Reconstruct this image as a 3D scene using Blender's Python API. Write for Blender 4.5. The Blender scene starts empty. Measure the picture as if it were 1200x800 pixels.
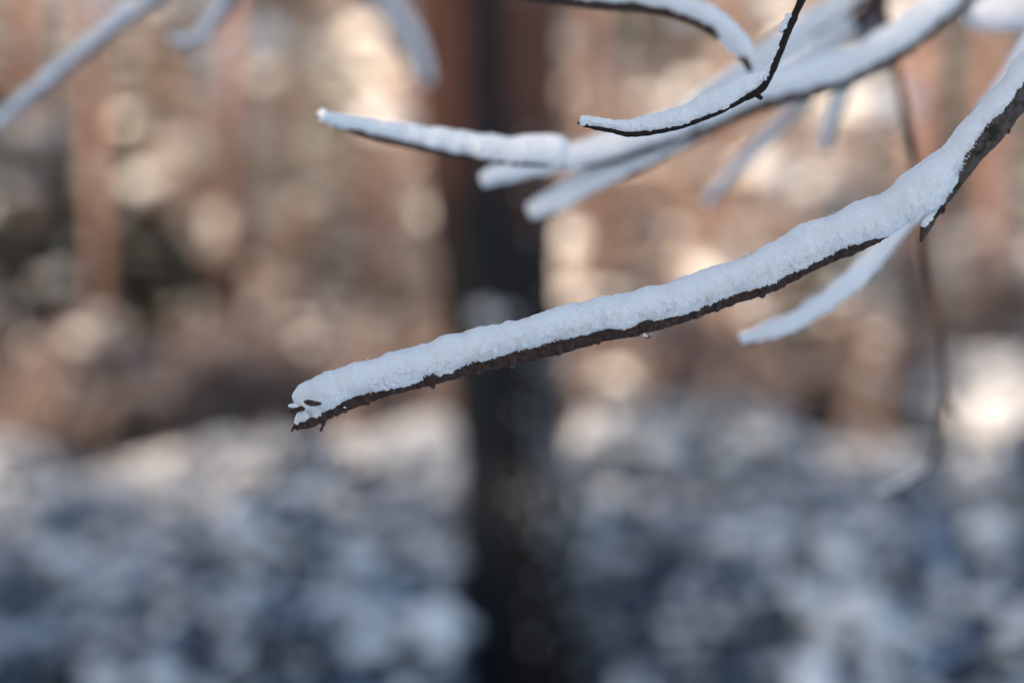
import bpy, math, random
import numpy as np
from mathutils import Vector, noise

# ------------------------------------------------------------------ camera, light, exposure
SC = bpy.context.scene
COL = SC.collection
CAM_H = 1.55
F_PX = 1200 * 50 / 36.0            # focal length in photograph pixels
FOCUS = 0.90

cam_d = bpy.data.cameras.new('camera')
cam = bpy.data.objects.new('camera', cam_d)
COL.objects.link(cam)
cam.location = (0, 0, CAM_H)
cam.rotation_euler = (math.radians(90), 0, 0)
cam_d.lens = 50
cam_d.sensor_width = 36
cam_d.clip_start = 0.02
cam_d.clip_end = 2000
cam_d.dof.use_dof = True
cam_d.dof.focus_distance = FOCUS
cam_d.dof.aperture_fstop = 1.5
SC.camera = cam

SUN_EL, SUN_AZ = math.radians(15), math.radians(238)     # azimuth clockwise from +Y
SUN_DIR = Vector((math.sin(SUN_AZ) * math.cos(SUN_EL), math.cos(SUN_AZ) * math.cos(SUN_EL), math.sin(SUN_EL)))
W = bpy.data.worlds.new('World')
SC.world = W
W.use_nodes = True
nt = W.node_tree
bg = nt.nodes['Background']
sky = nt.nodes.new('ShaderNodeTexSky')
sky.sky_type = 'NISHITA'
sky.sun_disc = False
sky.sun_elevation = SUN_EL
sky.sun_rotation = SUN_AZ
sky.air_density = 1.0
sky.dust_density = 3.4
sky.ozone_density = 1.4
bg.inputs['Strength'].default_value = 0.15
nt.links.new(sky.outputs[0], bg.inputs[0])

sun_d = bpy.data.lights.new('sun', 'SUN')
sun_d.energy = 2.1
sun_d.angle = math.radians(0.5)
sun_d.color = (1.0, 0.82, 0.68)
sun = bpy.data.objects.new('sun', sun_d)
COL.objects.link(sun)
sun.rotation_euler = SUN_DIR.to_track_quat('Z', 'Y').to_euler()
sun.location = (-20, -12, 20)

SC.view_settings.view_transform = 'Standard'
SC.view_settings.look = 'None'
SC.view_settings.exposure = 1.44
SC.view_settings.gamma = 1.0
SC.render.engine = 'CYCLES'
SC.cycles.use_denoising = True
SC.cycles.max_bounces = 8
SC.cycles.diffuse_bounces = 4
SC.cycles.transparent_max_bounces = 8
SC.cycles.sample_clamp_indirect = 4.0

random.seed(11)
rng = np.random.default_rng(11)


# ------------------------------------------------------------------ helpers
def px(x, y, d):
    """The point d metres ahead that the photograph shows at pixel (x, y)."""
    return Vector(((x - 600) / F_PX * d, d, CAM_H - (y - 400) / F_PX * d))


def tag(o, label=None, cat=None, group=None, kind=None):
    if label: o['label'] = label
    if cat: o['category'] = cat
    if group: o['group'] = group
    if kind: o['kind'] = kind
    return o


def empty(name, loc=(0, 0, 0), rz=0.0):
    o = bpy.data.objects.new(name, None)
    COL.objects.link(o)
    o.location = loc
    o.rotation_euler = (0, 0, rz)
    o.empty_display_size = 0.1
    return o


class MB:
    """Collects vertices and faces; link() makes ONE mesh object of them."""
    def __init__(self):
        self.v, self.f, self.n = [], [], 0

    def add(self, verts, faces):
        self.v.append(np.asarray(verts, dtype=np.float64).reshape(-1, 3))
        self.f.extend([tuple(int(i) + self.n for i in f) for f in faces])
        self.n += len(self.v[-1])

    def mesh(self, name, mat, smooth=True):
        me = bpy.data.meshes.new(name)
        v = np.concatenate(self.v) if self.v else np.zeros((0, 3))
        me.from_pydata(v.tolist(), [], self.f)
        me.materials.append(mat)
        if smooth:
            me.polygons.foreach_set('use_smooth', [True] * len(me.polygons))
        me.update()
        return me

    def link(self, name, mat, parent=None, smooth=True):
        return link(name, self.mesh(name, mat, smooth), parent)


def link(name, me, parent=None):
    o = bpy.data.objects.new(name, me)
    COL.objects.link(o)
    if parent is not None:
        o.parent = parent
    return o


def copy_tree(o, parent=None):
    c = o.copy()
    COL.objects.link(c)
    if parent is not None:
        c.parent = parent
    for ch in list(o.children):
        copy_tree(ch, c)
    return c


def catmull(pts, n):
    """n samples along a Catmull-Rom curve through rows of numbers, evenly spaced by length."""
    P = np.asarray(pts, dtype=float)
    A = np.vstack([2 * P[0] - P[1], P, 2 * P[-1] - P[-2]])
    out = []
    for i in range(1, len(A) - 2):
        p0, p1, p2, p3 = A[i - 1], A[i], A[i + 1], A[i + 2]
        for t in np.linspace(0, 1, 40, endpoint=False):
            out.append(0.5 * (2 * p1 + (p2 - p0) * t + (2 * p0 - 5 * p1 + 4 * p2 - p3) * t * t
                              + (3 * p1 - p0 - 3 * p2 + p3) * t ** 3))
    out.append(P[-1])
    out = np.array(out)
    s = np.concatenate([[0], np.cumsum(np.linalg.norm(np.diff(out[:, :3], axis=0), axis=1))])
    q = np.linspace(0, s[-1], n)
    return np.stack([np.interp(q, s, out[:, k]) for k in range(out.shape[1])], axis=1), q


def frames(P):
    """Tangent, 'up' (towards the sky, square to the tangent) and side for each row."""
    T = np.gradient(P, axis=0)
    T /= np.linalg.norm(T, axis=1)[:, None] + 1e-12
    Z = np.array([0, 0, 1.0])
    U = Z - T * (T @ Z)[:, None]
    bad = np.linalg.norm(U, axis=1) < 0.05
    U[bad] = np.array([0, -1.0, 0])
    U /= np.linalg.norm(U, axis=1)[:, None]
    S = np.cross(T, U)
    return T, U, S


def ring_faces(n, m, cap0=True, cap1=True):
    f = []
    for i in range(n - 1):
        for j in range(m):
            k = (j + 1) % m
            f.append((i * m + j, i * m + k, (i + 1) * m + k, (i + 1) * m + j))
    if cap0: f.append(tuple(range(m - 1, -1, -1)))
    if cap1: f.append(tuple((n - 1) * m + j for j in range(m)))
    return f


def fbm(p, f):
    return noise.noise(Vector(p) * f)


def tube(mb, P, R, m=6):
    """A plain round tube along the points P with radii R."""
    P = np.asarray(P, float)
    R = np.asarray(R, float)
    T, U, S = frames(P)
    a = np.linspace(0, 2 * math.pi, m, endpoint=False)
    V = P[:, None, :] + R[:, None, None] * (np.cos(a)[None, :, None] * S[:, None, :] + np.sin(a)[None, :, None] * U[:, None, :])
    mb.add(V.reshape(-1, 3), ring_faces(len(P), m))


ICO = None
def ico(level=1):
    global ICO
    if ICO is None:
        ICO = {}
    if level not in ICO:
        import bmesh
        bm = bmesh.new()
        bmesh.ops.create_icosphere(bm, subdivisions=level, radius=1)
        bm.verts.index_update()
        ICO[level] = (np.array([v.co[:] for v in bm.verts]), [tuple(v.index for v in f.verts) for f in bm.faces])
        bm.free()
    return ICO[level]


def lump(mb, c, sx, sy, sz, rz=0.0, level=1, rough=0.18, r=random):
    """A small uneven snow lump, flatter below."""
    v, f = ico(level)
    v = v * (1 + rough * np.array([r.uniform(-1, 1) for _ in range(len(v))])[:, None])
    v = v * np.array([sx, sy, sz])
    low = v[:, 2] < 0
    v[low, 2] *= 0.45
    ca, sa = math.cos(rz), math.sin(rz)
    v = np.stack([v[:, 0] * ca - v[:, 1] * sa, v[:, 0] * sa + v[:, 1] * ca, v[:, 2]], 1)
    mb.add(v + np.asarray(c), f)


# ------------------------------------------------------------------ materials
def mat(name, build):
    m = bpy.data.materials.new(name)
    m.use_nodes = True
    n, l = m.node_tree.nodes, m.node_tree.links
    build(m, n, l, n['Principled BSDF'])
    return m


def N(n, kind, **kw):
    x = n.new(kind)
    for k, v in kw.items():
        if hasattr(x, k):
            setattr(x, k, v)
        else:
            x.inputs[k].default_value = v
    return x


def ramp(n, stops):
    r = n.new('ShaderNodeValToRGB')
    e = r.color_ramp.elements
    while len(e) < len(stops):
        e.new(0.5)
    for k, (p, c) in enumerate(stops):
        e[k].position = p
        e[k].color = (*c, 1)
    return r


def build_snow(scale, sss, bump):
    def b(m, n, l, p):
        tc = n.new('ShaderNodeTexCoord')
        a = N(n, 'ShaderNodeTexNoise', Scale=scale, Detail=6.0, Roughness=0.7)
        l.new(tc.outputs['Object'], a.inputs['Vector'])
        v = N(n, 'ShaderNodeTexVoronoi', Scale=scale * 3.1)
        l.new(tc.outputs['Object'], v.inputs['Vector'])
        cr = ramp(n, [(0.25, (0.83, 0.83, 0.84)), (0.7, (0.91, 0.91, 0.91))])
        l.new(a.outputs['Fac'], cr.inputs['Fac'])
        l.new(cr.outputs['Color'], p.inputs['Base Color'])
        p.inputs['Roughness'].default_value = 0.55
        p.inputs['Specular IOR Level'].default_value = 0.25
        if sss:
            p.inputs['Subsurface Weight'].default_value = 0.6
            p.inputs['Subsurface Radius'].default_value = (1.0, 1.0, 1.05)
            p.inputs['Subsurface Scale'].default_value = sss
        mx = N(n, 'ShaderNodeMath', operation='MULTIPLY_ADD')
        mx.inputs[1].default_value = 0.6
        l.new(v.outputs['Distance'], mx.inputs[0])
        l.new(a.outputs['Fac'], mx.inputs[2])
        bp = N(n, 'ShaderNodeBump', Strength=0.3, Distance=bump)
        l.new(mx.outputs[0], bp.inputs['Height'])
        l.new(bp.outputs['Normal'], p.inputs['Normal'])
    return b


M = {}
M['snow_near'] = mat('fresh_snow', build_snow(700, 0.004, 0.0005))
M['snow'] = mat('woodland_snow', build_snow(14, 0, 0.02))


def build_twig(c0, c1, scale, dist, lichen=None):
    def b(m, n, l, p):
        tc = n.new('ShaderNodeTexCoord')
        a = N(n, 'ShaderNodeTexNoise', Scale=scale, Detail=7.0, Roughness=0.7)
        l.new(tc.outputs['Object'], a.inputs['Vector'])
        cr = ramp(n, [(0.3, c0), (0.72, c1)])
        l.new(a.outputs['Fac'], cr.inputs['Fac'])
        last = cr.outputs['Color']
        if lichen:
            q = N(n, 'ShaderNodeTexNoise', Scale=scale * 0.35, Detail=4.0)
            l.new(tc.outputs['Object'], q.inputs['Vector'])
            qr = ramp(n, [(0.5, (0, 0, 0)), (0.6, (1, 1, 1))])
            l.new(q.outputs['Fac'], qr.inputs['Fac'])
            mx = N(n, 'ShaderNodeMix', data_type='RGBA')
            l.new(qr.outputs['Color'], mx.inputs['Factor'])
            l.new(last, mx.inputs[6])
            mx.inputs[7].default_value = (*lichen, 1)
            last = mx.outputs[2]
        l.new(last, p.inputs['Base Color'])
        p.inputs['Roughness'].default_value = 0.85
        p.inputs['Specular IOR Level'].default_value = 0.12
        bp = N(n, 'ShaderNodeBump', Strength=0.7, Distance=dist)
        l.new(a.outputs['Fac'], bp.inputs['Height'])
        l.new(bp.outputs['Normal'], p.inputs['Normal'])
    return b


M['twig'] = mat('dark_wet_bark', build_twig((0.018, 0.011, 0.009), (0.125, 0.08, 0.066), 340, 0.002))
M['limb'] = mat('mossy_limb_bark', build_twig((0.05, 0.037, 0.031), (0.15, 0.118, 0.105), 260, 0.0012, (0.035, 0.032, 0.022)))
M['frosted'] = mat('rime_grey_bark', build_twig((0.10, 0.095, 0.11), (0.34, 0.33, 0.37), 160, 0.001))
M['thin'] = mat('thin_twig_bark', build_twig((0.012, 0.009, 0.009), (0.04, 0.03, 0.028), 500, 0.0006))
M['stem'] = mat('brown_stem_bark', build_twig((0.07, 0.045, 0.035), (0.16, 0.105, 0.08), 30, 0.006))
M['birch'] = mat('pale_stem_bark', build_twig((0.18, 0.12, 0.09), (0.34, 0.25, 0.20), 12, 0.006))


def build_pine(lo, hi, z0, z1, plate, streak=None):
    """Pine bark: grey furrowed plates below, orange flakes above (height along the stem)."""
    def b(m, n, l, p):
        tc = n.new('ShaderNodeTexCoord')
        mp = N(n, 'ShaderNodeMapping')
        mp.inputs['Scale'].default_value = (1, 1, 0.32)
        l.new(tc.outputs['Object'], mp.inputs['Vector'])
        v = N(n, 'ShaderNodeTexVoronoi', Scale=plate, feature='DISTANCE_TO_EDGE')
        l.new(mp.outputs[0], v.inputs['Vector'])
        a = N(n, 'ShaderNodeTexNoise', Scale=plate * 0.6, Detail=6.0, Roughness=0.65)
        l.new(mp.outputs[0], a.inputs['Vector'])
        sp = n.new('ShaderNodeSeparateXYZ')
        l.new(tc.outputs['Object'], sp.inputs[0])
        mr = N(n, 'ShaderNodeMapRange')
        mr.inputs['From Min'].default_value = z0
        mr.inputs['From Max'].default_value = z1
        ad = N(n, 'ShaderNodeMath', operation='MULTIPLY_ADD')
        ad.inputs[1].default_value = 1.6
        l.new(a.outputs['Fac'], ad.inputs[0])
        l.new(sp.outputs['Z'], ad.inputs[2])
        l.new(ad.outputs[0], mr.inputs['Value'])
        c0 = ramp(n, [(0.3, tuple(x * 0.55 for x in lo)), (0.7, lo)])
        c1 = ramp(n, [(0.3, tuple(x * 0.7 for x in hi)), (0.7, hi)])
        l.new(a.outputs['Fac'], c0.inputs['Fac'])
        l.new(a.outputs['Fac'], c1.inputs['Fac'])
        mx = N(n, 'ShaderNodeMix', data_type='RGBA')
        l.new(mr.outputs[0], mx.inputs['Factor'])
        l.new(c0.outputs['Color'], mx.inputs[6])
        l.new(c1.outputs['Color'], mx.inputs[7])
        last = mx.outputs[2]
        if streak:                         # a blue-black upright band down the face of the stem
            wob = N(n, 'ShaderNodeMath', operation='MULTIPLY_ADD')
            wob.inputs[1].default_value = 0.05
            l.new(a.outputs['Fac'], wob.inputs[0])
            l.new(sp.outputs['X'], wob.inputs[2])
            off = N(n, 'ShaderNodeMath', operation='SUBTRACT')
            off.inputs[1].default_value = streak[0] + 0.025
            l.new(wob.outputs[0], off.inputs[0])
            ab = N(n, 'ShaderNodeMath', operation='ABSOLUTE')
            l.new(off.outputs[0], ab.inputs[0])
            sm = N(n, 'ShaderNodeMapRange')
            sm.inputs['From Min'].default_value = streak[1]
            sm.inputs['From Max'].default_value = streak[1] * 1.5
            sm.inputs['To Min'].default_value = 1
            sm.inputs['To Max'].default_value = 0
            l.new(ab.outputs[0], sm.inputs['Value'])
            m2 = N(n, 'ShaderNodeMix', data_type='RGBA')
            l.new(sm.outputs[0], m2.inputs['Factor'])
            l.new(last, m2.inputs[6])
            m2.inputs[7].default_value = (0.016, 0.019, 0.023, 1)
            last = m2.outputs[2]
        l.new(last, p.inputs['Base Color'])
        p.inputs['Roughness'].default_value = 0.85
        p.inputs['Specular IOR Level'].default_value = 0.2
        bp = N(n, 'ShaderNodeBump', Strength=0.8, Distance=0.02)
        l.new(v.outputs['Distance'], bp.inputs['Height'])
        l.new(bp.outputs['Normal'], p.inputs['Normal'])
    return b


M['pine'] = mat('pine_bark', build_pine((0.17, 0.115, 0.09), (0.36, 0.215, 0.18), 2.0, 5.5, 14))
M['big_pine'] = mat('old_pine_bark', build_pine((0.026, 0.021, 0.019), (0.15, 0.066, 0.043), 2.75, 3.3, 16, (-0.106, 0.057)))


def build_leaf(c0, c1, scale, trans=0.0):
    def b(m, n, l, p):
        tc = n.new('ShaderNodeTexCoord')
        a = N(n, 'ShaderNodeTexNoise', Scale=scale, Detail=3.0)
        l.new(tc.outputs['Object'], a.inputs['Vector'])
        cr = ramp(n, [(0.35, c0), (0.65, c1)])
        l.new(a.outputs['Fac'], cr.inputs['Fac'])
        l.new(cr.outputs['Color'], p.inputs['Base Color'])
        p.inputs['Roughness'].default_value = 0.6
        p.inputs['Specular IOR Level'].default_value = 0.3
    return b


def build_frost_shade_blue(c0, c1, scale):
    """Small dark leaves with a broken crust of frost, its colour holding the blue of shade."""
    def b(m, n, l, p):
        tc = n.new('ShaderNodeTexCoord')
        a = N(n, 'ShaderNodeTexNoise', Scale=scale, Detail=5.0, Roughness=0.7)
        l.new(tc.outputs['Object'], a.inputs['Vector'])
        cr = ramp(n, [(0.3, c0), (0.45, c1), (0.55, (0.22, 0.29, 0.40))])  # frost stop tinted blue and darkened to imitate shade
        l.new(a.outputs['Fac'], cr.inputs['Fac'])
        l.new(cr.outputs['Color'], p.inputs['Base Color'])
        p.inputs['Roughness'].default_value = 0.7
        p.inputs['Specular IOR Level'].default_value = 0.2
    return b


M['spruce'] = mat('spruce_needles', build_leaf((0.026, 0.032, 0.022), (0.062, 0.066, 0.045), 3))
M['needle'] = mat('pine_needles', build_leaf((0.045, 0.058, 0.03), (0.10, 0.105, 0.06), 3))
M['tan'] = mat('withered_leaves', build_leaf((0.27, 0.175, 0.148), (0.46, 0.33, 0.285), 5))
M['bracken'] = mat('faded_bush_leaves', build_leaf((0.18, 0.13, 0.118), (0.34, 0.265, 0.245), 5))
M['shrub'] = mat('shrub_leaves', build_frost_shade_blue((0.016, 0.030, 0.040), (0.04, 0.056, 0.075), 9))


def build_water(m, n, l, p):
    p.inputs['Base Color'].default_value = (0.97, 0.98, 1, 1)
    p.inputs['Transmission Weight'].default_value = 1.0
    p.inputs['Roughness'].default_value = 0.03
    p.inputs['IOR'].default_value = 1.33
M['water'] = mat('meltwater', build_water)


# ------------------------------------------------------------------ the ground
def ground_z(x, y):
    return (0.10 * fbm((x, y, 0), 0.16) + 0.06 * fbm((x, y, 3.1), 0.55) + 0.02 * fbm((x, y, 7), 1.7)
            )


def build_ground():
    def axis(lim_near, step, lim_far):
        a = list(np.arange(0, lim_near, step))
        s = step
        while a[-1] < lim_far:
            s *= 1.14
            a.append(a[-1] + s)
        return a
    xs = axis(14, 0.35, 700)
    X = [-x for x in xs[:0:-1]] + xs
    ys = axis(34, 0.35, 700)
    Y = [-y for y in axis(6, 0.7, 500)[:0:-1]] + ys
    V = [(x, y, ground_z(x, y) if abs(x) < 120 and y < 160 else ground_z(min(max(x, -120), 120), min(y, 160))) for y in Y for x in X]
    nx = len(X)
    F = [(j * nx + i, j * nx + i + 1, (j + 1) * nx + i + 1, (j + 1) * nx + i) for j in range(len(Y) - 1) for i in range(nx - 1)]
    mb = MB()
    mb.add(V, F)
    o = mb.link('ground', M['snow'])
    tag(o, 'snow covered forest floor running back under the trees', kind='structure')


build_ground()


# ------------------------------------------------------------------ tree kinds (each mesh built once, copied by obj.copy())
def quad_spray(mb, base, d, ln, w, droop, r):
    """A small bent needle spray: two quads along direction d."""
    d = Vector(d).normalized()
    s = d.cross(Vector((r.uniform(-.4, .4), r.uniform(-.4, .4), 1))).normalized() * w
    b = Vector(base)
    m = b + d * ln * 0.5 + Vector((0, 0, 0.02 * ln))
    e = b + d * ln + Vector((0, 0, -droop * ln))
    mb.add([b - s * .4, b + s * .4, m + s, m - s, e + s * .3, e - s * .3], [(0, 1, 2, 3), (3, 2, 4, 5)])


def spruce_meshes(seed, h, rad, whorls, sprays, snow_p):
    r = random.Random(seed)
    tr, cr, sn = MB(), MB(), MB()
    zs = np.linspace(-0.25, h, 9)
    tube(tr, [(0.02 * h * fbm((0, 0, z), 0.2), 0.02 * h * fbm((5, 0, z), 0.2), z) for z in zs],
         [max(0.012, 0.016 * h * (1 - z / h) + 0.008) for z in zs], 7)
    for w in range(whorls):
        t = (w + r.uniform(-.2, .2)) / whorls
        z = h * (0.04 + 0.95 * t)
        L0 = rad * (1 - t) ** 0.85 + 0.12
        k = max(4, int(8 * (1 - 0.4 * t)))
        a0 = r.uniform(0, 6.3)
        for b in range(k):
            a = a0 + b * 6.283 / k + r.uniform(-.25, .25)
            L = L0 * r.uniform(.75, 1.15)
            dr = r.uniform(.25, .5)
            d = Vector((math.cos(a), math.sin(a), 0))
            sd = Vector((-math.sin(a), math.cos(a), 0))
            pts = []
            for q in range(5):
                u = q / 4
                pts.append((d * L * u) + Vector((0, 0, z - dr * L * u * u + 0.12 * L * max(0, u - .6))))
            tube(tr, pts, [0.014 * L * (1 - .8 * q / 4) + .003 for q in range(5)], 3)
            for q in range(sprays):
                u = 0.12 + 0.88 * (q + r.random()) / sprays
                i = min(3, int(u * 4))
                c = Vector(pts[i]).lerp(Vector(pts[i + 1]), u * 4 - i)
                for sg in (-1, 1):
                    quad_spray(cr, c, d * 0.7 + sd * sg * r.uniform(.5, 1.2) + Vector((0, 0, r.uniform(-.3, .15))),
                               L * (0.16 + .24 * (1 - abs(u - .45))) * r.uniform(.8, 1.3), L * 0.085 + 0.03, r.uniform(.1, .4), r)
                if r.random() < snow_p:
                    s = (0.05 + 0.07 * L) * r.uniform(.6, 1.6) * (1.9 if r.random() < .2 else .9)
                    lump(sn, c + Vector((0, 0, 0.02 + s * .15)) + sd * r.uniform(-.12, .12) * L, s * 1.5, s * r.uniform(.7, 1.2), s * .5, a, 1, .2, r)
            quad_spray(cr, pts[-1], d, L * .22, L * .06 + .02, .2, r)
    return (tr.mesh('trunk', M['stem']), cr.mesh('crown', M['spruce'], False), sn.mesh('snow', M['snow']))


def pine_meshes(seed, h, r0, lean, crown_z, clumps):
    r = random.Random(seed)
    tr, cr, sn = MB(), MB(), MB()
    zs = np.linspace(-0.3, h, 18)
    def c(z):
        return Vector((lean[0] * z + 0.12 * fbm((seed, 0, z), .18), lean[1] * z + .12 * fbm((seed, 9, z), .18), z))
    tube(tr, [c(z) for z in zs], [r0 * (1 - .75 * max(z, 0) / h) * (1 + 0.5 * math.exp(-max(z, 0) * 3)) for z in zs], 12)
    for k in range(9):                        # dead stubs and bare lower branches
        z = r.uniform(2.2, crown_z + 1)
        a = r.uniform(0, 6.3)
        L = r.uniform(.3, 1.6)
        d = Vector((math.cos(a), math.sin(a), r.uniform(-.2, .35)))
        tube(tr, [c(z), c(z) + d * L * .5, c(z) + d * L + Vector((0, 0, -.1 * L))], [.03, .02, .008], 5)
    for k in range(clumps):
        z = crown_z + (h - crown_z) * (k + r.random()) / clumps
        a = k * 2.4 + r.uniform(-.5, .5)
        L = (2.4 * math.sin(math.pi * min(1, .22 + .8 * (z - crown_z) / (h - crown_z)))) * r.uniform(.6, 1.2) + .3
        d = Vector((math.cos(a), math.sin(a), r.uniform(.0, .4)))
        e = c(z) + d * L
        tube(tr, [c(z), c(z) + d * L * .55 + Vector((0, 0, -.1)), e], [.05, .035, .012], 5)
        for g in range(4):
            o = e - d * L * r.uniform(0, .6) + Vector((r.uniform(-.5, .5), r.uniform(-.5, .5), r.uniform(-.1, .3)))
            for s in range(26):
                dd = Vector((r.gauss(0, 1), r.gauss(0, 1), r.gauss(.2, .7)))
                quad_spray(cr, o + dd * .10, dd, r.uniform(.22, .4), .05, .1, r)
            for s in range(2):
                q = r.uniform(.12, .26)
                lump(sn, o + Vector((r.uniform(-.25, .25), r.uniform(-.25, .25), .12)), q, q * r.uniform(.7, 1), q * .45, a, 1, .2, r)
    return (tr.mesh('trunk', M['pine']), cr.mesh('crown', M['needle'], False), sn.mesh('snow', M['snow']))


def sapling_meshes(seed, h, leaves, bark, snow_k, leaf='tan'):
    """A slim broadleaf with fine twigs that keeps some of its withered tan leaves."""
    r = random.Random(seed)
    tr, cr, sn = MB(), MB(), MB()
    tips = []
    def grow(p, d, L, rad, lv):
        pts = [Vector(p)]
        dd = Vector(d)
        for q in range(4):
            dd = (dd + Vector((r.uniform(-.18, .18), r.uniform(-.18, .18), .08))).normalized()
            pts.append(pts[-1] + dd * L / 4)
        tube(tr, pts, [rad * (1 - .16 * q) for q in range(5)], 5 if lv < 2 else 3)
        if lv >= 2:
            tips.extend((pts[q], dd) for q in range(1, 5))
        if lv < 3:
            for q in range(1, 5):
                for _ in range((3, 2, 2)[lv]):
                    a = r.uniform(0, 6.3)
                    side = Vector((math.cos(a), math.sin(a), r.uniform(.1, .8)))
                    grow(pts[q], (dd * .4 + side).normalized(), L * r.uniform(.34, .55), rad * .45, lv + 1)
    grow((0, 0, -.1), (0, 0, 1), h * .75, .011 * h + .006, 0)
    for _ in range(leaves):
        p, d = tips[r.randrange(len(tips))]
        dd = Vector((r.gauss(0, 1), r.gauss(0, 1), r.gauss(-.5, .7))).normalized()
        quad_spray(cr, p + Vector((r.gauss(0, .04), r.gauss(0, .04), 0)), dd, r.uniform(.08, .14), .03, .2, r)
    for _ in range(snow_k):
        p, d = tips[r.randrange(len(tips))]
        q = r.uniform(.03, .085) * (h / 3) ** .5 * (3.0 if r.random() < .14 else 1)
        lump(sn, p + Vector((0, 0, q * .3)), q * 1.7, q, q * .7, r.uniform(0, 6), 1, .25, r)
    return (tr.mesh('trunk', M[bark]), cr.mesh('leaves', M[leaf], False), sn.mesh('snow', M['snow']))


def shrub_meshes(seed, rad, h, leaves, clusters):
    """A low woody evergreen shrub bent down by clumps of snow, dark gaps between them."""
    r = random.Random(seed)
    st, lf, sn = MB(), MB(), MB()
    def top(a, q):
        z = h * (1 - .45 * (q / rad) ** 2)
        return z * (1 + .5 * fbm((math.cos(a) * q + seed * 3, math.sin(a) * q, 0), 3.2))
    for k in range(30):
        a = r.uniform(0, 6.3)
        q = r.uniform(.2, 1) ** .7 * rad
        t = Vector((math.cos(a) * q, math.sin(a) * q, top(a, q)))
        tube(st, [(0.1 * t.x, .1 * t.y, -.08), (.55 * t.x, .55 * t.y, .7 * t.z), t], [.012, .008, .004], 4)
    for k in range(leaves):
        a = r.uniform(0, 6.3)
        q = math.sqrt(r.random()) * rad
        z = top(a, q) * r.uniform(.05, 1.1) ** .7
        quad_spray(lf, (math.cos(a) * q, math.sin(a) * q, z), (r.gauss(0, 1), r.gauss(0, 1), r.gauss(.2, .7)), r.uniform(.07, .15), .03, .2, r)
    for k in range(clusters):
        a = r.uniform(0, 6.3)
        q = math.sqrt(r.random()) * rad
        c = Vector((math.cos(a) * q, math.sin(a) * q, top(a, q)))
        for g in range(r.randint(3, 7)):
            w = r.uniform(.02, .052)
            p = c + Vector((r.gauss(0, .085), r.gauss(0, .085), r.gauss(0, .03)))
            lump(sn, p, w * 1.4, w * r.uniform(.8, 1.2), w * .8, r.uniform(0, 6), 2, .10, r)
    for k in range(420):                       # fine dusting between the clumps
        a = r.uniform(0, 6.3)
        q = math.sqrt(r.random()) * rad
        w = r.uniform(.012, .034)
        lump(sn, (math.cos(a) * q, math.sin(a) * q, top(a, q) * r.uniform(.6, 1.05)), w * 1.5, w, w * .6, a, 1, .2, r)
    return (st.mesh('stems', M['stem']), lf.mesh('leaves', M['shrub'], False), sn.mesh('snow', M['snow']))


def make(name, meshes, part_names):
    t = empty(name)
    for me, pn in zip(meshes, part_names):
        o = link(pn, me, t)
        if pn != 'trunk':
            o['kind'] = 'stuff'            # needles, leaves, fine stems and snow clumps past counting
    return t


TREE_PARTS = ('trunk', 'crown', 'snow')
PROTO = {
    'spruce': [make('spruce_tree', spruce_meshes(s, h, w, n, 9, .34), TREE_PARTS) for s, h, w, n in ((1, 12, 2.6, 30), (2, 9, 2.2, 26), (15, 12, 2.9, 34))],
    'young_spruce': [make('young_spruce', spruce_meshes(s, h, w, n, 6, .28), TREE_PARTS) for s, h, w, n in ((3, 3.2, 1.15, 14), (4, 2.3, .95, 12), (5, 4.4, 1.4, 17))],
    'pine': [make('pine_tree', pine_meshes(s, h, r0, ln, cz, 34), TREE_PARTS) for s, h, r0, ln, cz in
             ((6, 20, .19, (.012, .0), 8.5), (7, 18, .16, (-.02, .01), 7.5), (8, 22, .23, (.0, .01), 10))],
    'sapling': [make('oak_sapling', sapling_meshes(s, h, lv, 'birch', 110), ('trunk', 'leaves', 'snow')) for s, h, lv in ((9, 3.6, 1500), (10, 5.5, 2000), (12, 2.6, 1100))],
    'bush': [make('tan_bush', sapling_meshes(s, h, lv, 'stem', 30, 'bracken'), ('trunk', 'leaves', 'snow')) for s, h, lv in ((13, 1.5, 1500), (14, 1.2, 1300))],
    'shrub': [make('snowy_shrub', shrub_meshes(s, rd, h, 1500, n), ('stems', 'leaves', 'snow')) for s, rd, h, n in ((21, .55, .62, 19), (22, .75, .75, 28), (23, .45, .5, 13), (24, .65, .45, 25), (25, .7, .62, 130))],
}
FIRST = set()


def place(kind, var, x, y, s=1.0, rz=None, label=None, cat='tree', group=None, zs=None):
    p = PROTO[kind][var % len(PROTO[kind])]
    if p.name in FIRST:
        o = copy_tree(p)
        if 'label' in o: del o['label']
        if 'group' in o: del o['group']
    else:
        FIRST.add(p.name)
        o = p
    o.location = (x, y, ground_z(x, y))
    o.rotation_euler = (0, 0, random.uniform(0, 6.28) if rz is None else rz)
    o.scale = (s, s, zs or s)
    tag(o, label, cat, group)
    return o


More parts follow.
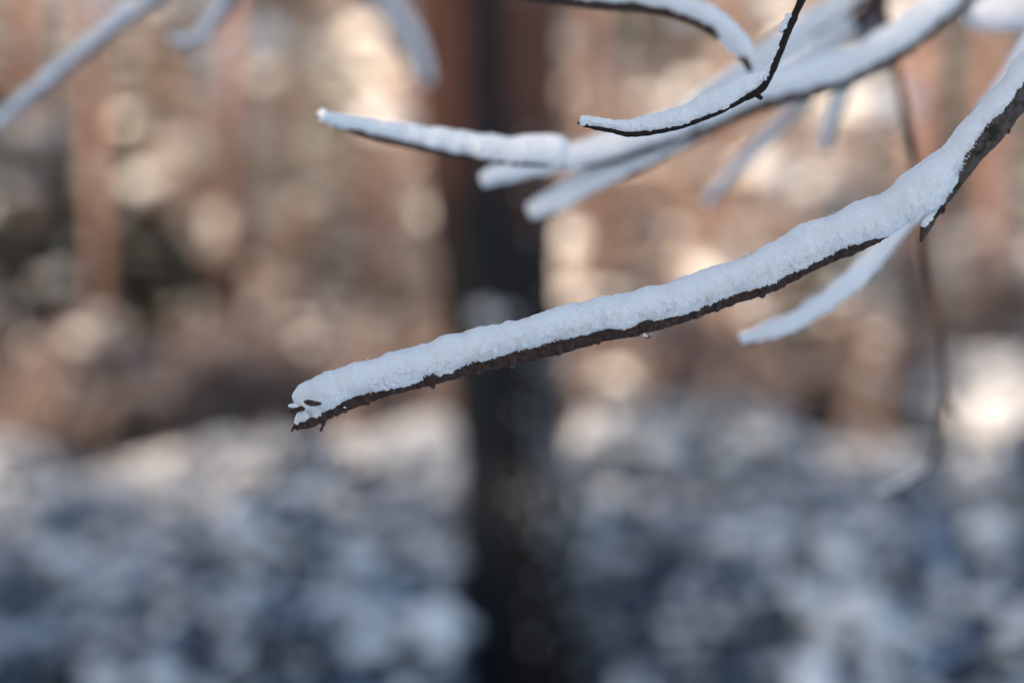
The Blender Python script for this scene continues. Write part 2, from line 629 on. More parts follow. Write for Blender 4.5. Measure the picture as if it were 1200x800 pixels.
# ------------------------------------------------------------------ the old pine in the middle
def old_pine():
    D = 6.3
    root = empty('old_pine_tree', (0, 0, 0))
    tag(root, 'thick dark pine trunk standing alone in the middle, bark turning orange higher up', 'tree')
    base = px(613, 400, D)
    prof = [(-0.3, 624, 120), (0.0, 624, 100), (0.2, 623, 90), (0.45, 619, 80), (0.9, 606, 66), (1.55, 591, 67), (1.9, 582, 72), (2.3, 576, 80), (3.05, 570, 86), (5, 550, 77), (9, 520, 66), (16, 480, 40)]
    P = np.array([[(x - 600) / F_PX * D, D, z, w / F_PX * D] for z, x, w in prof])
    S, q = catmull(P, 150)
    m = 48
    V = []
    for i in range(len(S)):
        for j in range(m):
            a = 6.2832 * j / m
            ca, sa = math.cos(a), math.sin(a)
            z = S[i, 2]
            r = S[i, 3]
            fl = .12 * math.exp(-max(z, 0) * 3.5) * math.cos(5 * a + 1)
            n = abs(fbm((ca * 2.6, sa * 2.6, z * .55), 2.2)) * .10 + .05 * fbm((ca * 2, sa * 2, z * 2.4), 3)
            rr = r * (0.97 + fl + n)
            V.append((S[i, 0] + rr * ca, S[i, 1] + rr * sa, z))
    mb = MB()
    mb.add(V, ring_faces(len(S), m))
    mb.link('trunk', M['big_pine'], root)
    r = random.Random(5)
    # snow blown on to the right flank of the stem and caught on its bark plates
    sn = MB()
    for k in range(190):
        z = r.uniform(.02, 1.5) if k < 178 else r.uniform(1.6, 3.6)
        a = r.gauss(-.85, .36)
        i = int(np.argmin(abs(S[:, 2] - z)))
        rr = S[i, 3] * 1.01
        q = r.uniform(.005, .014)
        lump(sn, (S[i, 0] + rr * math.cos(a), S[i, 1] + rr * math.sin(a), z), q, q, q * 1.6, a, 1, .2, r)
    z = 1.68
    i = int(np.argmin(abs(S[:, 2] - z)))
    for k in range(12):
        a = r.gauss(-1.85, .12)
        q = r.uniform(.015, .034)
        lump(sn, (S[i, 0] + S[i, 3] * math.cos(a), S[i, 1] + S[i, 3] * math.sin(a) - .01, z + r.gauss(0, .07)), q, q * .6, q, 0, 1, .2, r)
    sn.link('snow', M['snow'], root)['kind'] = 'stuff'
    cr, cs, lim = MB(), MB(), MB()
    top = S[S[:, 2] > 7.5]
    for k in range(46):
        c = Vector(top[r.randrange(len(top))][:3])
        a = r.uniform(0, 6.3)
        L = r.uniform(1.2, 3.6)
        d = Vector((math.cos(a), math.sin(a), r.uniform(0, .35)))
        e = c + d * L
        tube(lim, [c, c + d * L * .5, e], [.07, .05, .015], 6)
        for g in range(5):
            o = e - d * L * r.uniform(0, .6) + Vector((r.uniform(-.5, .5), r.uniform(-.5, .5), r.uniform(-.1, .3)))
            for s in range(24):
                dd = Vector((r.gauss(0, 1), r.gauss(0, 1), r.gauss(.2, .7)))
                quad_spray(cr, o + dd * .1, dd, r.uniform(.22, .4), .05, .1, r)
            q = r.uniform(.12, .26)
            lump(cs, o + Vector((0, 0, .12)), q, q, q * .45, a, 1, .2, r)
    c = cr.link('crown', M['needle'], root, False)
    c['kind'] = 'stuff'
    lim.link('limbs', M['pine'], c)['kind'] = 'stuff'
    cs.link('snow', M['snow'], c)['kind'] = 'stuff'


old_pine()

def zone(u):
    return ('at the far left' if u < -.24 else 'above the broken branch tip' if u < -.06 else 'close beside the dark trunk' if u < .06
            else 'right of the dark trunk' if u < .2 else 'by the hanging twig')


# ------------------------------------------------------------------ the wood behind: pines one can tell apart, by pixel column and distance
NAMED_PINES = [
    (268, 23.5, 1, 1.35, 'sunlit orange pine trunk left of the dark middle trunk, below the hooked twig'),
    (690, 23, 2, 1.1, 'pinkish sunlit pine trunk close behind the right edge of the dark trunk'),
    (1078, 23, 0, 1.35, 'broad pale sunlit pine trunk behind the thin hanging twig'),
    (1010, 29, 1, 1.0, 'dim brown pine trunk just left of the broad pale trunk'),
    (118, 26, 0, 1.0, 'grey brown pine trunk behind the bright snow glints at far left'),
    (20, 23.5, 1, 1.1, 'dark pine trunk at the left edge under the sloping twig'),
    (345, 26, 1, .95, 'slim pine trunk in the brown gloom above the broken branch tip'),
    (442, 25, 2, .9, 'sunlit tan pine trunk just left of the dark middle trunk'),
    (775, 30, 1, 1.0, 'slim pink pine trunk under the curled dark twig'),
    (850, 25, 0, 1.0, 'pinkish pine trunk behind the crossing snowy twigs'),
    (930, 31, 2, 1.0, 'far pine trunk between the crossing twigs and the long branch'),
    (1165, 25, 1, 1.0, 'pale pine trunk behind the upper end of the long snowy branch'),
]
used_xy = []
for c, d, v, s, lab in NAMED_PINES:
    x = (c - 600) / F_PX * d
    place('pine', v, x, d, s, None, lab, 'tree', 'pines along the sunlit edge of the wood')
    used_xy.append((x, d))

r = random.Random(77)
n = 0
while n < 70:
    d = r.uniform(40, 95)
    x = r.uniform(-.44, .44) * d
    if min((x - a) ** 2 + (d - b) ** 2 for a, b in used_xy) < 3.5:
        continue
    used_xy.append((x, d))
    place('pine', r.randrange(3), x, d, r.uniform(.85, 1.15), None, 'blurred pine in the depth of the wood ' + zone(x / d), 'tree', 'pines deep in the wood')
    n += 1
for u, d, v, sc, lab in ((-.35, 31, 0, .95, 'tall dark spruce at the far left edge of the wood'), (-.255, 29, 1, 1.1, 'dark spruce left of the sunlit orange pine'),
                         (-.30, 36, 0, .9, 'dark spruce deep behind the bright snow glints at far left'),
                         (-.12, 44, 0, 1.0, 'dim spruce deep in the wood above the broken branch tip')):
    place('spruce', v, u * d, d, sc, None, lab, 'tree')
    used_xy.append((u * d, d))
n = 0
while n < 135:
    d = 19.5 + 38 * r.random() ** 1.2
    x = r.uniform(-.42, .42) * d
    col = 600 + x / d * F_PX
    if d < 24.5 and (col > 1040 or min(abs(col - c) for c in (268, 690, 1078)) < 48):
        continue
    if min((x - a) ** 2 + (d - b) ** 2 for a, b in used_xy) < .8:
        continue
    used_xy.append((x, d))
    left = x / d < -.10
    if left and r.random() < .42 or d < 27 and min(abs(col - c) for c in (20, 118, 345, 442, 850, 1165)) < 26:
        n += 1
        continue
    kind = 'young_spruce' if r.random() < (.78 if left else .14) else 'sapling'
    if kind == 'sapling':
        place(kind, r.randrange(3), x, d, r.uniform(.9, 1.5), None, 'sunlit sapling with withered tan leaves ' + zone(x / d), 'tree', 'tan leaved saplings before the wood')
    else:
        place(kind, r.randrange(3), x, d, r.uniform(.9, 1.6), None, 'snow dusted young spruce in the dark wood ' + zone(x / d) if left else 'snow dusted young spruce among tan saplings ' + zone(x / d), 'tree', 'young spruces left of the trunk' if left else 'young spruces right of the trunk')
    n += 1
for k in range(26):
    d = r.uniform(48, 100)
    x = r.uniform(-.46, .46) * d
    place('spruce', k, x, d, r.uniform(.9, 1.3), None, 'dark spruce closing the view deep in the wood ' + zone(x / d), 'tree', 'spruces deep in the wood')

for k in range(190):
    d = 14.6 + 32 * r.random() ** 1.5
    u = r.uniform(-.40, .40)
    d += 5 * u
    x = u * d
    if u > .26 and d < 24:
        continue
    place('bush', r.randrange(2), x, d, r.uniform(.8, 1.25), None, 'low tan leaved bush between the snowy rim and the wood ' + zone(x / d), 'bush', 'low tan bushes before the wood')

# far wood that closes the horizon
fw = MB()
for k in range(5200):
    a = r.uniform(-.62, .62)
    R = r.uniform(105, 150)
    z = r.random() ** 1.2 * 24
    c = Vector((math.sin(a) * R, math.cos(a) * R, z + 1.5))
    dd = Vector((r.gauss(0, 1), r.gauss(0, 1), r.gauss(0, 1)))
    quad_spray(fw, c, dd, r.uniform(1.2, 2.6), .7, .1, r)
tag(fw.link('distant_wood', M['needle'], None, False), 'far wood closing the view behind all the trunks', kind='stuff')

# ------------------------------------------------------------------ the snowed-in undergrowth
r = random.Random(31)
pts = []
tries = 0
while len(pts) < 330 and tries < 20000:
    tries += 1
    d = 4.3 + 21 * r.random() ** 1.15
    x = r.uniform(-.42, .42) * d
    if abs(x - .013 * d) < .055 * d + .48 and d < 6.9:
        continue
    if min([(x - a) ** 2 + (d - b) ** 2 for a, b in pts] or [9]) < .24:
        continue
    pts.append((x, d))
for k, (x, d) in enumerate(pts):
    far = d > 14.5
    u = x / d
    if far:
        lab, g = 'sunlit snowy shrub at the bright far rim of the undergrowth ' + zone(u), 'sunlit shrubs at the rim'
    else:
        row = 'in the nearest row' if d < 7 else 'in the middle of the undergrowth' if d < 10 else 'close to the bright rim'
        lab, g = 'shaded snow laden shrub ' + row + ' ' + zone(u).replace('above', 'below'), 'shaded shrubs of the undergrowth'
    if u > .29 and d > 15 or d > 15.2 + 5 * u:
        continue
    s = r.uniform(.75, 1.35) * (.72 if d > 13 else 1)
    place('shrub', r.randrange(4), x, d, s, None, lab, 'shrub', g, s * (r.uniform(.75, 1.45) if d < 9 else r.uniform(.5, .85)))

for u, d, s, lab in ((.342, 17.0, 1.75, 'big bush buried in bright sunlit snow at the right edge behind the hanging twig'),
                     (-.062, 12.3, 1.1, 'bright snow buried bush just left of the dark trunk'),
                     (.068, 13.2, 1.15, 'bright snow buried bush just right of the dark trunk'),
                     (.125, 13.9, .95, 'second snow buried bush right of the dark trunk, at the sunlit rim'),
                     (-.115, 12.0, .9, 'low snow buried bush under the broken branch tip'),
                     (-.21, 11.6, .9, 'snow buried bush at the sunlit rim left of the broken branch tip'),
                     (-.262, 11.2, .75, 'small snow buried bush at the sunlit rim near the left edge')):
    place('shrub', 4, u * d, d, s, None, lab, 'shrub')

# ------------------------------------------------------------------ unseen spruces that shade the near ground and the left wood (left of the frame)
SHADE = [(-9.4, -0.3, 1.15), (-10.4, -2.2, 1.3), (-8.9, -7.6, 1.2), (-10.5, -9.6, 1.25), (-9.6, -12.9, 1.2),
         (-13.6, -3.6, 1.35), (-13.0, -8.2, 1.3), (-13.8, -10.6, 1.3), (-13.3, -15, 1.3), (-8.0, -2.4, .8), (-17.3, -8.1, 1.3), (-16.5, -12.6, 1.3),
         (-11.8, 21.5, .5), (-12.8, 24.5, .7), (-13.8, 27.5, .75), (-15.2, 23.2, .7), (-14.6, 31, .8), (-10.6, 18.4, .5), (-16.5, 27, .9), (-17.5, 31, .9)]  # this batch added out of view to darken the left wood
shade_trees = [place('spruce', 2, x, y, s, k * 1.3, 'tall dark spruce in the unseen rows that shade undergrowth and left wood', 'tree', 'shading row of spruces')
               for k, (x, y, s) in enumerate(SHADE)]
# chinks cut into those crowns to aim low sun at the near scene
CHINKS = [(px(505, 170, 1.07), .035), (px(560, 176, 1.078), .04), (px(630, 180, 1.085), .04), (px(1180, 15, 1.25), .05),
          (px(30, 590, 8.5), .3), (px(110, 580, 9), .25), (px(240, 605, 8.5), .22), (px(10, 640, 7.8), .25), (px(575, 572, 5.98), .08), (px(180, 575, 10), .25),
          (px(340, 590, 9), .14), (px(150, 690, 7), .16), (px(610, 640, 6.0), .04), (px(1050, 640, 8), .1)]
from mathutils.bvhtree import BVHTree
import bmesh
bpy.context.view_layer.update()
rc = random.Random(3)
for part in ('crown', 'snow'):
    me = next(c.data for c in PROTO['spruce'][2].children if c.name.startswith(part))
    tree = BVHTree.FromPolygons([v.co.copy() for v in me.vertices], [tuple(p.vertices) for p in me.polygons])
    hit = set()
    for t in shade_trees:
        inv = t.matrix_world.inverted()
        ld = (inv.to_3x3() @ SUN_DIR).normalized()
        for p, rad in CHINKS:
            for _ in range(60 + int(900 * rad)):
                o = inv @ (p + Vector((rc.uniform(-1, 1), rc.uniform(-1, 1), rc.uniform(-1, 1))) * rad)
                for _ in range(40):
                    loc, nn, idx, dist = tree.ray_cast(o, ld)
                    if idx is None:
                        break
                    hit.add(idx)
                    o = loc + ld * .002
    bm = bmesh.new()
    bm.from_mesh(me)
    bm.faces.ensure_lookup_table()
    bmesh.ops.delete(bm, geom=[bm.faces[i] for i in hit], context='FACES')
    bm.to_mesh(me)
    bm.free()

# unseen pines added so their crowns keep skylight off the undergrowth
for k, (x, y) in enumerate(((4.6, 9.2), (6.4, 13.5), (3.6, 5.2), (-3.4, 5.0))):
    place('pine', k, x, y, .85, None, 'tall pine beside the undergrowth with its crown over the shrubs', 'tree', 'added pines dimming the undergrowth')


# ------------------------------------------------------------------ branches close to the camera
def bark_tube(mb, S, m, amp, fr, knob=0.0, seed=0.0):
    """S rows: x y z r; an uneven bark surface."""
    P = S[:, :3]
    T, U, Sd = frames(P)
    V = []
    for i in range(len(S)):
        for j in range(m):
            a = 6.2832 * j / m
            o = math.cos(a) * Sd[i] + math.sin(a) * U[i]
            q = P[i] + o * S[i, 3]
            nn = noise.noise(Vector(q + seed) * fr) + .6 * noise.noise(Vector(q + seed) * fr * 2.3)
            kk = max(0.0, noise.noise(Vector(P[i] + seed) * fr * .32) - .25) * knob
            V.append(P[i] + o * (S[i, 3] * (1 + kk) + amp * nn))
    mb.add(V, ring_faces(len(S), m))


def snow_tube(mb, S, m, seed=0.0, lumps=(.0016, 75), mid=(.0008, 230), fine=(.0004, 700), end0=True, end1=True):
    """S rows: x y z  up  rv  rh  front - a bank of snow lying along the branch."""
    P = S[:, :3]
    T, U, Sd = frames(P)
    F = np.array([0, -1.0, 0])
    n = len(S)
    ds = np.linalg.norm(np.diff(P, axis=0), axis=1).mean()
    V = []
    for i in range(n):
        up, rv, rh, fr = S[i, 3:7]
        k = 1.0
        for on, e in ((end0, i), (end1, n - 1 - i)):
            if on:
                x = min(1.0, (e + .3) * ds / max(rv * .4, 1e-5))
                k = min(k, math.sqrt(max(0.0, 1 - (1 - x) ** 2)))
        c = P[i] + U[i] * up + F * fr
        for j in range(m):
            a = 6.2832 * j / m
            co, si = math.cos(a), math.sin(a)
            o = co * Sd[i] * rh + si * U[i] * rv
            q = Vector(c + o)
            on = Vector(o).normalized()
            qs = q + Vector((seed, seed * .7, 0))
            dsp = lumps[0] * noise.noise(qs * lumps[1]) + mid[0] * noise.noise(qs * mid[1]) + fine[0] * noise.noise(qs * fine[1]) + fine[0] * .7 * noise.noise(qs * fine[1] * 2.3)
            if si < .1:                    # crumbly lower rim
                dsp += min(1, (.1 - si) * 2.2) * (.9 * mid[0] * noise.noise(qs * 420) + .8 * mid[0] * noise.noise(qs * 950))
            V.append(c + o * k + np.array(on) * dsp * (.3 + .7 * k))
    mb.add(V, ring_faces(n, m))


def drop(mb, c, r):
    v, f = ico(3)
    v = v.copy()
    up = v[:, 2] > 0
    v[up, 0] *= 1 - .55 * v[up, 2]
    v[up, 1] *= 1 - .55 * v[up, 2]
    v[:, 2] *= 1.15
    mb.add(v * r + np.asarray(c), f)


def pts4(rows, d0=FOCUS):
    """(px, py, radius in px[, depth]) -> x y z r in metres."""
    out = []
    for row in rows:
        d = row[3] if len(row) > 3 else d0
        p = px(row[0], row[1], d)
        out.append((p.x, p.y, p.z, row[2] / F_PX * d))
    return out


def pts7(rows, d0=FOCUS):
    """(px, py, up, rv, rh, front [, depth]) in photograph pixels."""
    out = []
    for row in rows:
        d = row[6] if len(row) > 6 else d0
        p = px(row[0], row[1], d)
        k = d / F_PX
        out.append((p.x, p.y, p.z, row[2] * k, row[3] * k, row[4] * k, row[5] * k))
    return out


# --- the long branch in focus
def long_branch():
    root = empty('snowy_branch', px(345, 495, FOCUS))
    inv = -np.array(root.location)
    tag(root, 'long sharp dark branch reaching left from upper right under thick snow', 'branch')
    def ln(mb, name, m, parent=root, smooth=True):
        mb.v = [v + inv for v in mb.v] if parent is root else mb.v
        return mb.link(name, m, parent, smooth)
    # outlines read along the branch: x, top of the snow, foot of the snow, underside of the bark
    prof = [(400, 430, 473, 483), (450, 414, 458, 465), (500, 402, 445, 452), (550, 386, 431, 439), (600, 376, 416, 427), (650, 362, 402, 415), (700, 349, 388, 401),
            (750, 338, 378, 391), (800, 324, 364, 376), (850, 306, 345, 358), (900, 285, 328, 341), (950, 260, 305, 315), (1000, 238, 284, 294), (1030, 225, 275, 279)]
    main = [(347, 503, 2.0), (353, 498, 4.5), (362, 494, 7.5), (380, 483, 9.5)]
    main += [(x + 3, b - 12.2, 11.2 + (x - 400) / 300) for x, t, e, b in prof]
    main += [(1055, 248, 9), (1090, 222, 12), (1125, 188, 16)]
    mb = MB()
    S, q = catmull(pts4(main), 900)
    bark_tube(mb, S, 36, .0010, 330, .3)
    ln(mb, 'bark', M['twig'])
    limb = [(1079, 283, 1.2), (1083, 272, 4.5), (1091, 252, 8), (1107, 222, 13), (1134, 181, 16.5), (1162, 149, 18), (1187, 117, 18.5), (1225, 66, 20), (1275, 0, 23), (1340, -90, 28), (1420, -230, 33)]
    mb = MB()
    S2, q = catmull(pts4(limb, FOCUS - .002), 420)
    bark_tube(mb, S2, 28, .0006, 230, .25, 3.0)
    ln(mb, 'limb', M['limb'])
    # snow lying on it
    bank = [(353, 482, 0, 15, 9, 1), (358, 477, 0, 20, 14, 2), (366, 469.5, 0, 21.5, 17, 2), (380, 460, 0, 21, 19, 3)]
    bank += [(x, (t + e) / 2, 0, (e - t) / 2 * (.95 if x < 850 else .88), 20, 5.5) for x, t, e, b in ((p[0], p[1], p[2] - 1.0 + 7.5 * min(1, max(0, (p[0] - 600) / 250)), p[3]) for p in prof)]
    bank += [(1048, 243, 0, 24, 24, 8), (1062, 236, 0, 27, 25, 11), (1085, 218, 0, 27, 24, 11), (1106, 196, 0, 20, 20, 8), (1122, 177, 0, 16, 17, 7), (1156, 132, 0, 14, 17, 6), (1187, 97, 0, 14.5, 17, 6), (1225, 46, 0, 15, 18, 6), (1275, -22, 0, 17, 20, 6), (1340, -112, 0, 20, 22, 6), (1420, -252, 0, 24, 26, 6)]
    mb = MB()
    S3, q = catmull(pts7(bank), 1500)
    snow_tube(mb, S3, 90, 1.0, (.0023, 62), (.0008, 210), (.00055, 800))
    # strip of snow running down on to the broken stub
    strip = [(1080, 266, 0, 2.5, 3, 4), (1084, 257, 0, 4.5, 4.5, 7), (1092, 240, 0, 6, 6, 10), (1102, 221, 0, 7, 7, 11), (1113, 202, 0, 7, 7, 9), (1124, 183, 0, 5, 5, 3)]
    S4, q = catmull(pts7(strip, FOCUS - .004), 130)
    snow_tube(mb, S4, 48, 2.0, (.0008, 120))
    tip = [(347, 497, 0, 2.5, 3, 1), (350, 491, 0, 5.5, 6, 2), (357, 485, 0, 8, 9, 2), (366, 479, 0, 9, 10, 3)]
    S4, q = catmull(pts7(tip, FOCUS - .001), 60)
    snow_tube(mb, S4, 40, 4.0, (.0008, 120))
    ln(mb, 'snow', M['snow_near'])
    # loose grains along the crumbling foot and on the crest of the bank
    mb = MB()
    rg = random.Random(8)
    T, U, Sd = frames(S3[:, :3])
    for k in range(2150):
        i = rg.randrange(20, len(S3) - 350)
        a = rg.gauss(-2.45, .30) if k < 1900 else rg.gauss(1.75, .5)      # towards the camera and down, or on top
        o = math.cos(a) * Sd[i] * -S3[i, 5] + math.sin(a) * U[i] * S3[i, 4]
        if Sd[i][1] > 0:
            o = -math.cos(a) * Sd[i] * -S3[i, 5] + math.sin(a) * U[i] * S3[i, 4]
        c = S3[i, :3] + np.array([0, -S3[i, 6], 0]) + o * (rg.uniform(.97, 1.05) if k < 1900 else rg.uniform(.95, 1.01))
        w = rg.uniform(.00025, .0008)
        lump(mb, c, w, w, w, 0, 1, .25, rg)
    ln(mb, 'snow_grains', M['snow_near'])['kind'] = 'stuff'
    # broken tip: spurs through the snow, one hanging
    for k, rows in enumerate(([(357, 470.5, 1.6, .887), (362, 471.5, 3.4, .882), (369, 473, 3.0, .880), (377, 472.5, 1.4, .8805)], [(358, 477, 3, .893), (347, 480.5, 2.8, .889), (338, 482.5, .9, .888)],
                 [(378, 486, 4.5), (379, 494, 3.5), (378, 499, 1.6), (376, 505, 1.9)], [(352, 494, 2.4), (345, 500, 2), (341, 506, .8)])):
        mb = MB()
        S5, q = catmull(pts4(rows), 26)
        bark_tube(mb, S5, 12, .0003, 500, 0, k)
        ln(mb, 'spur', M['twig'])
    mb = MB()
    lump(mb, px(344, 476, .888), .0035, .003, .002, 0, 2, .1)
    ln(mb, 'snow_cap', M['snow_near'])
    # buds along the underside
    X, B = [p[0] for p in prof], [p[3] for p in prof]
    for x, s in ((505, 8.5), (600, 6.5), (655, 5.5), (757, 9), (893, 7), (840, 6), (815, 5), (938, 5.5), (985, 5), (700, 4.5), (430, 4.5), (560, 4.5), (1103, 4.5), (1180, 4)):
        mb = MB()
        y = float(np.interp(x, X, B)) - 2 if x < 1030 else (246 if x < 1150 else 152)
        c = px(x, y - .35 * s, FOCUS - .004)
        k = FOCUS / F_PX
        S5, q = catmull([(c.x - .001, c.y, c.z + .004, s * k * 1.25), (c.x, c.y - .0005, c.z + .001, s * k * 1.1), (c.x + .0005, c.y - .001, c.z - .0022, s * k * .65), (c.x + .0007, c.y - .001, c.z - .0035, s * k * .25)], 14)
        bark_tube(mb, S5, 14, .0005, 500, 0, x)
        ln(mb, 'bud', M['twig'])
    for x, s, e in ((507, 4, 1), (600, 4, 0), (404, 4, -1), (759, 5, 3), (893, 4.6, 1), (840, 4, 0), (817, 3.6, -1), (655, 3.2, 0), (938, 3, 0)):
        mb = MB()
        drop(mb, px(x, float(np.interp(x, X, B)) + e, FOCUS - .006), s * FOCUS / F_PX)
        ln(mb, 'water_drop', M['water'])


long_branch()


def twig(label, bark_rows, banks, d0, seed=0.0, bark='twig', name='snowy_twig', cat='twig', res=150, m=14, snow_m=28, side=(), noise_k=1.0):
    """A snowed-on twig: bark, further forks of it, and the banks of snow on it."""
    o = px(bark_rows[0][0], bark_rows[0][1], bark_rows[0][3] if len(bark_rows[0]) > 3 else d0)
    root = empty(name, o)
    tag(root, label, cat)
    inv = -np.array(o)
    for k, rows in enumerate([bark_rows, *side]):
        mb = MB()
        S, q = catmull(pts4(rows, d0), res)
        if d0 > .95:
            S[:, 3] *= .8
        bark_tube(mb, S, m, .0004, 300, .3, seed + k)
        mb.v = [v + inv for v in mb.v]
        mb.link('bark' if k == 0 else 'fork', M[bark], root)
    if banks:
        for k, rows in enumerate(banks):
            mb = MB()
            S, q = catmull(pts7(rows, d0), int(res * 1.4))
            snow_tube(mb, S, snow_m, seed + k * 2.7 + 5, (.0019 * noise_k, 75), (.0010 * noise_k, 230), (.0005 * noise_k, 620))
            mb.v = [v + inv for v in mb.v]
            mb.link('snow', M['snow_near'], root)
    return root


def along(rows, up, rv, rh, front, d=None, a=0, b=None):
    """Snow rows that follow bark rows; the bank thins out towards the tip."""
    out = []
    for k, row in enumerate(rows[a:b]):
        q = (.5, .82, 1)[min(k, 2)]
        out.append((row[0], row[1], up, rv * q, rh * q, front, row[3] if len(row) > 3 else d))
    return out


# --- thin sharp twig at the top
tw = [(677, 144, 1.6), (690, 148, 2.6), (715, 153, 3), (740, 157.5, 3.2), (770, 154, 3.3), (800, 147, 3.4), (835, 134, 3.6), (865, 119, 3.8), (890, 106, 4.2), (900, 93, 4), (912, 66, 4), (920, 45, 4.2), (925, 33, 4.4), (933, 14, 4.4), (945, -12, 5), (975, -80, 6), (1030, -180, 8)]
twig('thin sharp black twig curling up to the top edge, fine snow on its lower half', tw,
     [[(679, 142, 2, 4, 4, 0), (690, 144, 2, 6, 5, 0), (710, 148, 3, 6, 6, 0), (740, 152, 4, 8, 7, 0), (760, 149, 4, 10, 8, 0), (800, 141, 5, 11, 9, 0), (825, 132, 7, 12.5, 10, 0), (850, 120, 7, 13, 10, 0), (875, 106, 8, 12, 9, 0), (893, 93, 4, 6, 6, 0), (900, 83, 2, 3, 4, 0)],
      [(918, 40, 3, 4, 4, 1), (922, 31, 4, 5.5, 5, 1), (928, 18, 3, 3.5, 4, 1)],
      [(898, 96, 3, 3.2, 3, 1), (905, 78, 3.2, 2.6, 2.6, 1), (915, 55, 3, 2.2, 2.4, 1)]],
     .905, 1.5, 'thin', res=420, m=16, snow_m=44, noise_k=.75,
     side=[[(886, 110, 3.5, .904), (893, 116, 2.2, .903)], [(921, 37, 3.5, .904), (917, 36, 1.5, .903)]])

# --- sunlit twig reaching left
c1 = [(372, 137, 2.5, 1.015), (400, 148, 4, 1.035), (440, 160, 5, 1.050), (490, 172, 6, 1.065), (540, 182, 7, 1.075), (600, 188, 8, 1.082), (660, 190, 9, 1.095), (720, 188, 10, 1.060), (800, 170, 11, 1.090), (900, 130, 13, 1.110), (1000, 92, 15, 1.10), (1100, 40, 17, 1.12), (1180, -30, 20, 1.14), (1300, -170, 24, 1.16)]
twig('sunlit cream snow twig reaching far left across the dark trunk', c1[:7],
     [[(376, 137, 2, 6, 6, 0, 1.015), (400, 145, 4, 8, 8, 0, 1.035), (440, 155, 5, 10, 9, 0, 1.050), (490, 165, 6, 13, 11, 0, 1.065), (540, 174, 6, 15, 13, 1, 1.075), (590, 181, 4, 17, 14, 1, 1.082), (640, 180, 4, 19, 15, 1, 1.090), (664, 181, 3, 17, 14, 1, 1.095)]],
     1.0, 3.1, res=220, snow_m=36)

# --- the big snowy bough behind, with its drooping forks
bough = [(690, 192, 7, 1.205), (760, 172, 9, 1.205), (830, 146, 11, 1.210), (900, 118, 13, 1.215), (980, 95, 15, 1.225), (1040, 66, 16, 1.230), (1090, 28, 17, 1.235), (1140, -22, 19, 1.245), (1220, -130, 23, 1.265), (1320, -290, 28, 1.285)]
f1 = [(566, 214, 3, 1.195), (600, 206, 5, 1.195), (640, 196, 6, 1.200), (690, 192, 7, 1.205), (740, 180, 8, 1.205)]
f2 = [(620, 256, 3, 1.225), (660, 238, 5, 1.225), (710, 212, 6, 1.225), (770, 186, 7, 1.220), (840, 146, 8, 1.215)]
twig('big soft snowy bough running down from the upper right behind the thin twig', bough,
     [[(650, 196, 6, 11.9, 11.05, 2, 1.2), (690, 184, 6, 16.15, 14.45, 3, 1.205), (760, 164, 8, 17, 15.3, 3, 1.205), (830, 138, 9, 18.7, 16.15, 3, 1.21), (900, 108, 8, 18.7, 17, 4, 1.215), (980, 88, 8, 18.7, 17, 4, 1.225), (1040, 60, 8, 17.85, 17, 4, 1.23), (1090, 24, 9, 18.7, 17, 4, 1.235), (1140, -26, 9, 19.55, 17.85, 4, 1.245), (1220, -134, 9, 22.1, 20.4, 4, 1.265), (1320, -294, 9, 25.5, 23.8, 4, 1.285)],
      [(563, 213, 3, 9.35, 8.5, 1, 1.195), (600, 204, 4, 11.05, 9.35, 1, 1.195), (640, 196, 4, 11.05, 9.35, 1, 1.2), (690, 190, 4, 10.2, 9.35, 1, 1.205)],
      [(620, 252, 3, 10.2, 9.35, 1, 1.225), (660, 233, 4, 14.45, 12.75, 2, 1.225), (710, 206, 5, 15.3, 13.6, 2, 1.225), (770, 180, 5, 12.75, 11.9, 2, 1.22), (830, 148, 4, 11.9, 11.05, 2, 1.215)]],
     1.215, 6.2, name='snowy_bough', cat='branch', res=190, side=[f1, f2])

# --- twig arching over at the top
g = [(880, 84, 3, 1.060), (872, 70, 6, 1.060), (850, 46, 7.5, 1.055), (815, 24, 8, 1.050), (770, 11, 8, 1.045), (710, 6, 8, 1.040), (650, -1, 8, 1.035), (590, -14, 9, 1.030), (480, -60, 10, 1.020), (330, -150, 12, 1.010)]
twig('arched snowy twig hanging in from the top edge right of the trunk', g,
     [[(877, 68, 4, 9, 9, 1, 1.060), (865, 56, 5, 13, 12, 1, 1.058), (845, 38, 6, 14, 12, 1, 1.055), (812, 18, 6, 13, 12, 1, 1.050), (770, 5, 6, 12, 11, 1, 1.045), (710, 0, 6, 11, 11, 1, 1.040), (650, -8, 6, 11, 11, 1, 1.035), (590, -22, 6, 11, 11, 1, 1.030), (480, -70, 6, 12, 11, 1, 1.020), (330, -160, 6, 12, 11, 1, 1.010)]],
     .98, 8.4)

# --- two soft boughs behind, crossing at the top right
h1 = [(800, 135, 6, 1.32), (850, 105, 8, 1.32), (890, 78, 9, 1.32), (940, 42, 10, 1.32), (990, 8, 11, 1.32), (1040, -40, 12, 1.32), (1120, -150, 14, 1.32)]
twig('soft pale bough behind, crossing above the thin twig', h1, [along(h1, 6, 14, 12, 2)], 1.32, 9.3, name='snowy_bough', cat='branch')
h2 = [(880, 120, 6, 1.45), (920, 92, 8, 1.45), (965, 62, 10, 1.45), (1000, 30, 11, 1.45), (1030, -8, 12, 1.45), (1090, -110, 15, 1.45)]
twig('soft blue grey bough behind with a bare dark upper side', h2, [along(h2, 8, 15, 13, 3, None, 0, 4)], 1.45, 10.1, name='snowy_bough', cat='branch')
i1 = [(828, 243, 3, 1.5), (855, 212, 5, 1.5), (890, 175, 6, 1.5), (925, 140, 7, 1.5), (970, 95, 8, 1.5), (1010, 40, 9, 1.5), (1060, -60, 10, 1.5)]
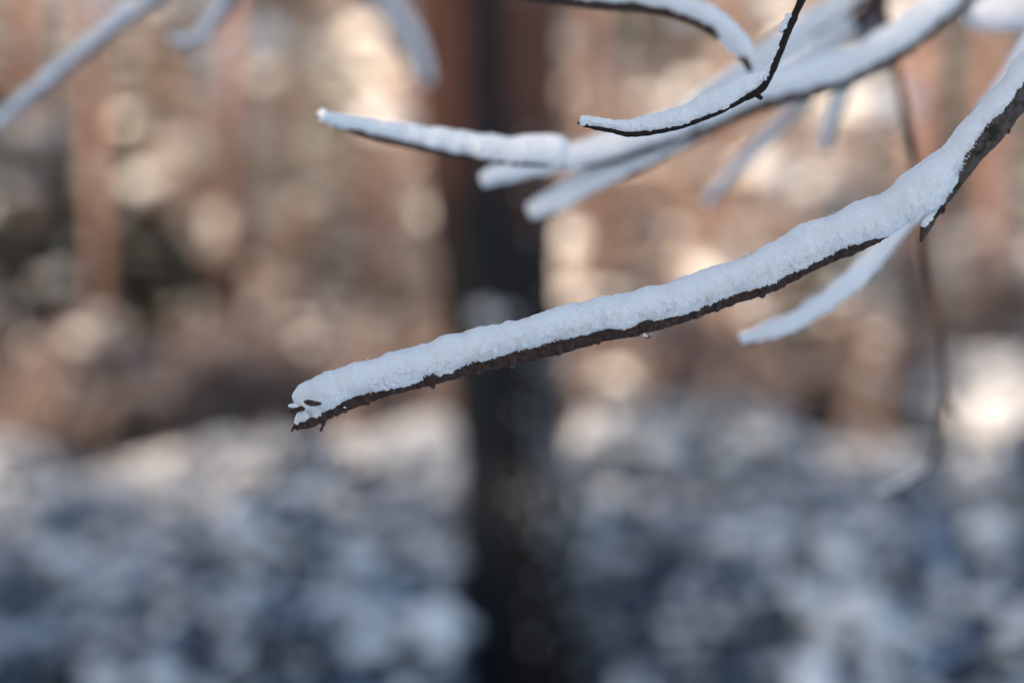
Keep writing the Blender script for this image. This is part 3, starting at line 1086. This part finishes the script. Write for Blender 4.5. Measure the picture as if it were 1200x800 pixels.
twig('slanting soft lilac grey twig hanging below the big bough', i1, [along(i1, 6, 6, 6, 1, None, 0, 5)], 1.5, 11.0, bark='frosted')
j1 = [(968, 176, 5, 1.42), (975, 150, 6, 1.42), (988, 115, 7, 1.42), (1005, 80, 8, 1.42), (1030, 20, 9, 1.42), (1060, -70, 10, 1.42)]
twig('short soft twig stub pointing down below the big bough', j1, [along(j1, 6, 7, 7, 1, None, 0, 4)], 1.42, 12.0, bark='frosted')
m1 = [(868, 402, 5, 1.090), (905, 391, 7, 1.090), (945, 373, 8, 1.095), (985, 345, 9, 1.100), (1020, 312, 9, 1.110), (1055, 270, 9, 1.110), (1120, 190, 9, 1.130), (1200, 70, 10, 1.150), (1300, -100, 12, 1.170)]
twig('soft snowy twig hanging behind and below the long branch', m1, [along(m1, 5, 12, 11, 3)], 1.09, 13.3)
k1 = [(1030, 578, 3.25, 1.4), (1060, 566, 3.9, 1.4), (1090, 545, 4.55, 1.4), (1098, 515, 4.55, 1.4), (1107, 465, 5.2, 1.4), (1103, 400, 5.2, 1.4), (1090, 320, 5.85, 1.4), (1078, 230, 5.85, 1.4), (1062, 140, 6.5, 1.4), (1045, 60, 6.5, 1.4), (1028, -20, 7.8, 1.4), (1010, -140, 9.1, 1.4)]
twig('long thin bare twig hanging down at the right with a hooked lower end', k1, [along(k1, 2.5, 2.4, 3, 1, None, 0, 3)], 1.4, 14.0, bark='stem', side=[[(1106, 462, 3.25, 1.4), (1114, 478, 2.6, 1.4), (1124, 490, 1.3, 1.4)]])
l1 = [(1130, 22, 6, 1.25), (1165, 22, 8, 1.25), (1200, 18, 9, 1.25), (1250, 5, 10, 1.25), (1330, -60, 12, 1.25)]
twig('lumpy bright snow clump on a twig in the upper right corner', l1, [[(1128, 20, 4, 16, 15, 2, 1.25), (1160, 17, 6, 25, 20, 2, 1.25), (1190, 15, 8, 28, 22, 2, 1.25), (1230, 4, 8, 26, 22, 2, 1.25), (1330, -70, 6, 20, 18, 2, 1.25)]], 1.25, 15.0)
n1 = [(-60, 190, 6, 1.45), (0, 146, 7, 1.45), (60, 95, 8, 1.45), (120, 46, 8, 1.45), (190, -6, 9, 1.45), (300, -80, 10, 1.45), (430, -180, 12, 1.45)]
twig('straight soft blue grey twig sloping across the upper left corner', n1, [along(n1, 6, 7.5, 8, 1)], 1.45, 16.0, bark='frosted')
o1 = [(196, 50, 3, 1.5), (215, 54, 5, 1.5), (240, 44, 7, 1.5), (258, 20, 8, 1.5), (275, -10, 9, 1.5), (310, -80, 10, 1.5), (370, -170, 12, 1.5)]
twig('short hooked soft twig in the upper left beside the sloping twig', o1, [along(o1, 6, 7, 7, 1)], 1.5, 17.0, bark='frosted')
p1 = [(492, 100, 8, 2.2), (484, 70, 12, 2.2), (468, 36, 14, 2.2), (440, 0, 15, 2.2), (400, -40, 16, 2.2), (320, -120, 20, 2.2), (200, -240, 24, 2.2)]
twig('broad very blurred grey bough drooping in front of the dark trunk at the top', p1, [along(p1, 10, 9, 12, 1)], 2.2, 18.0, bark='frosted', name='snowy_bough', cat='branch')
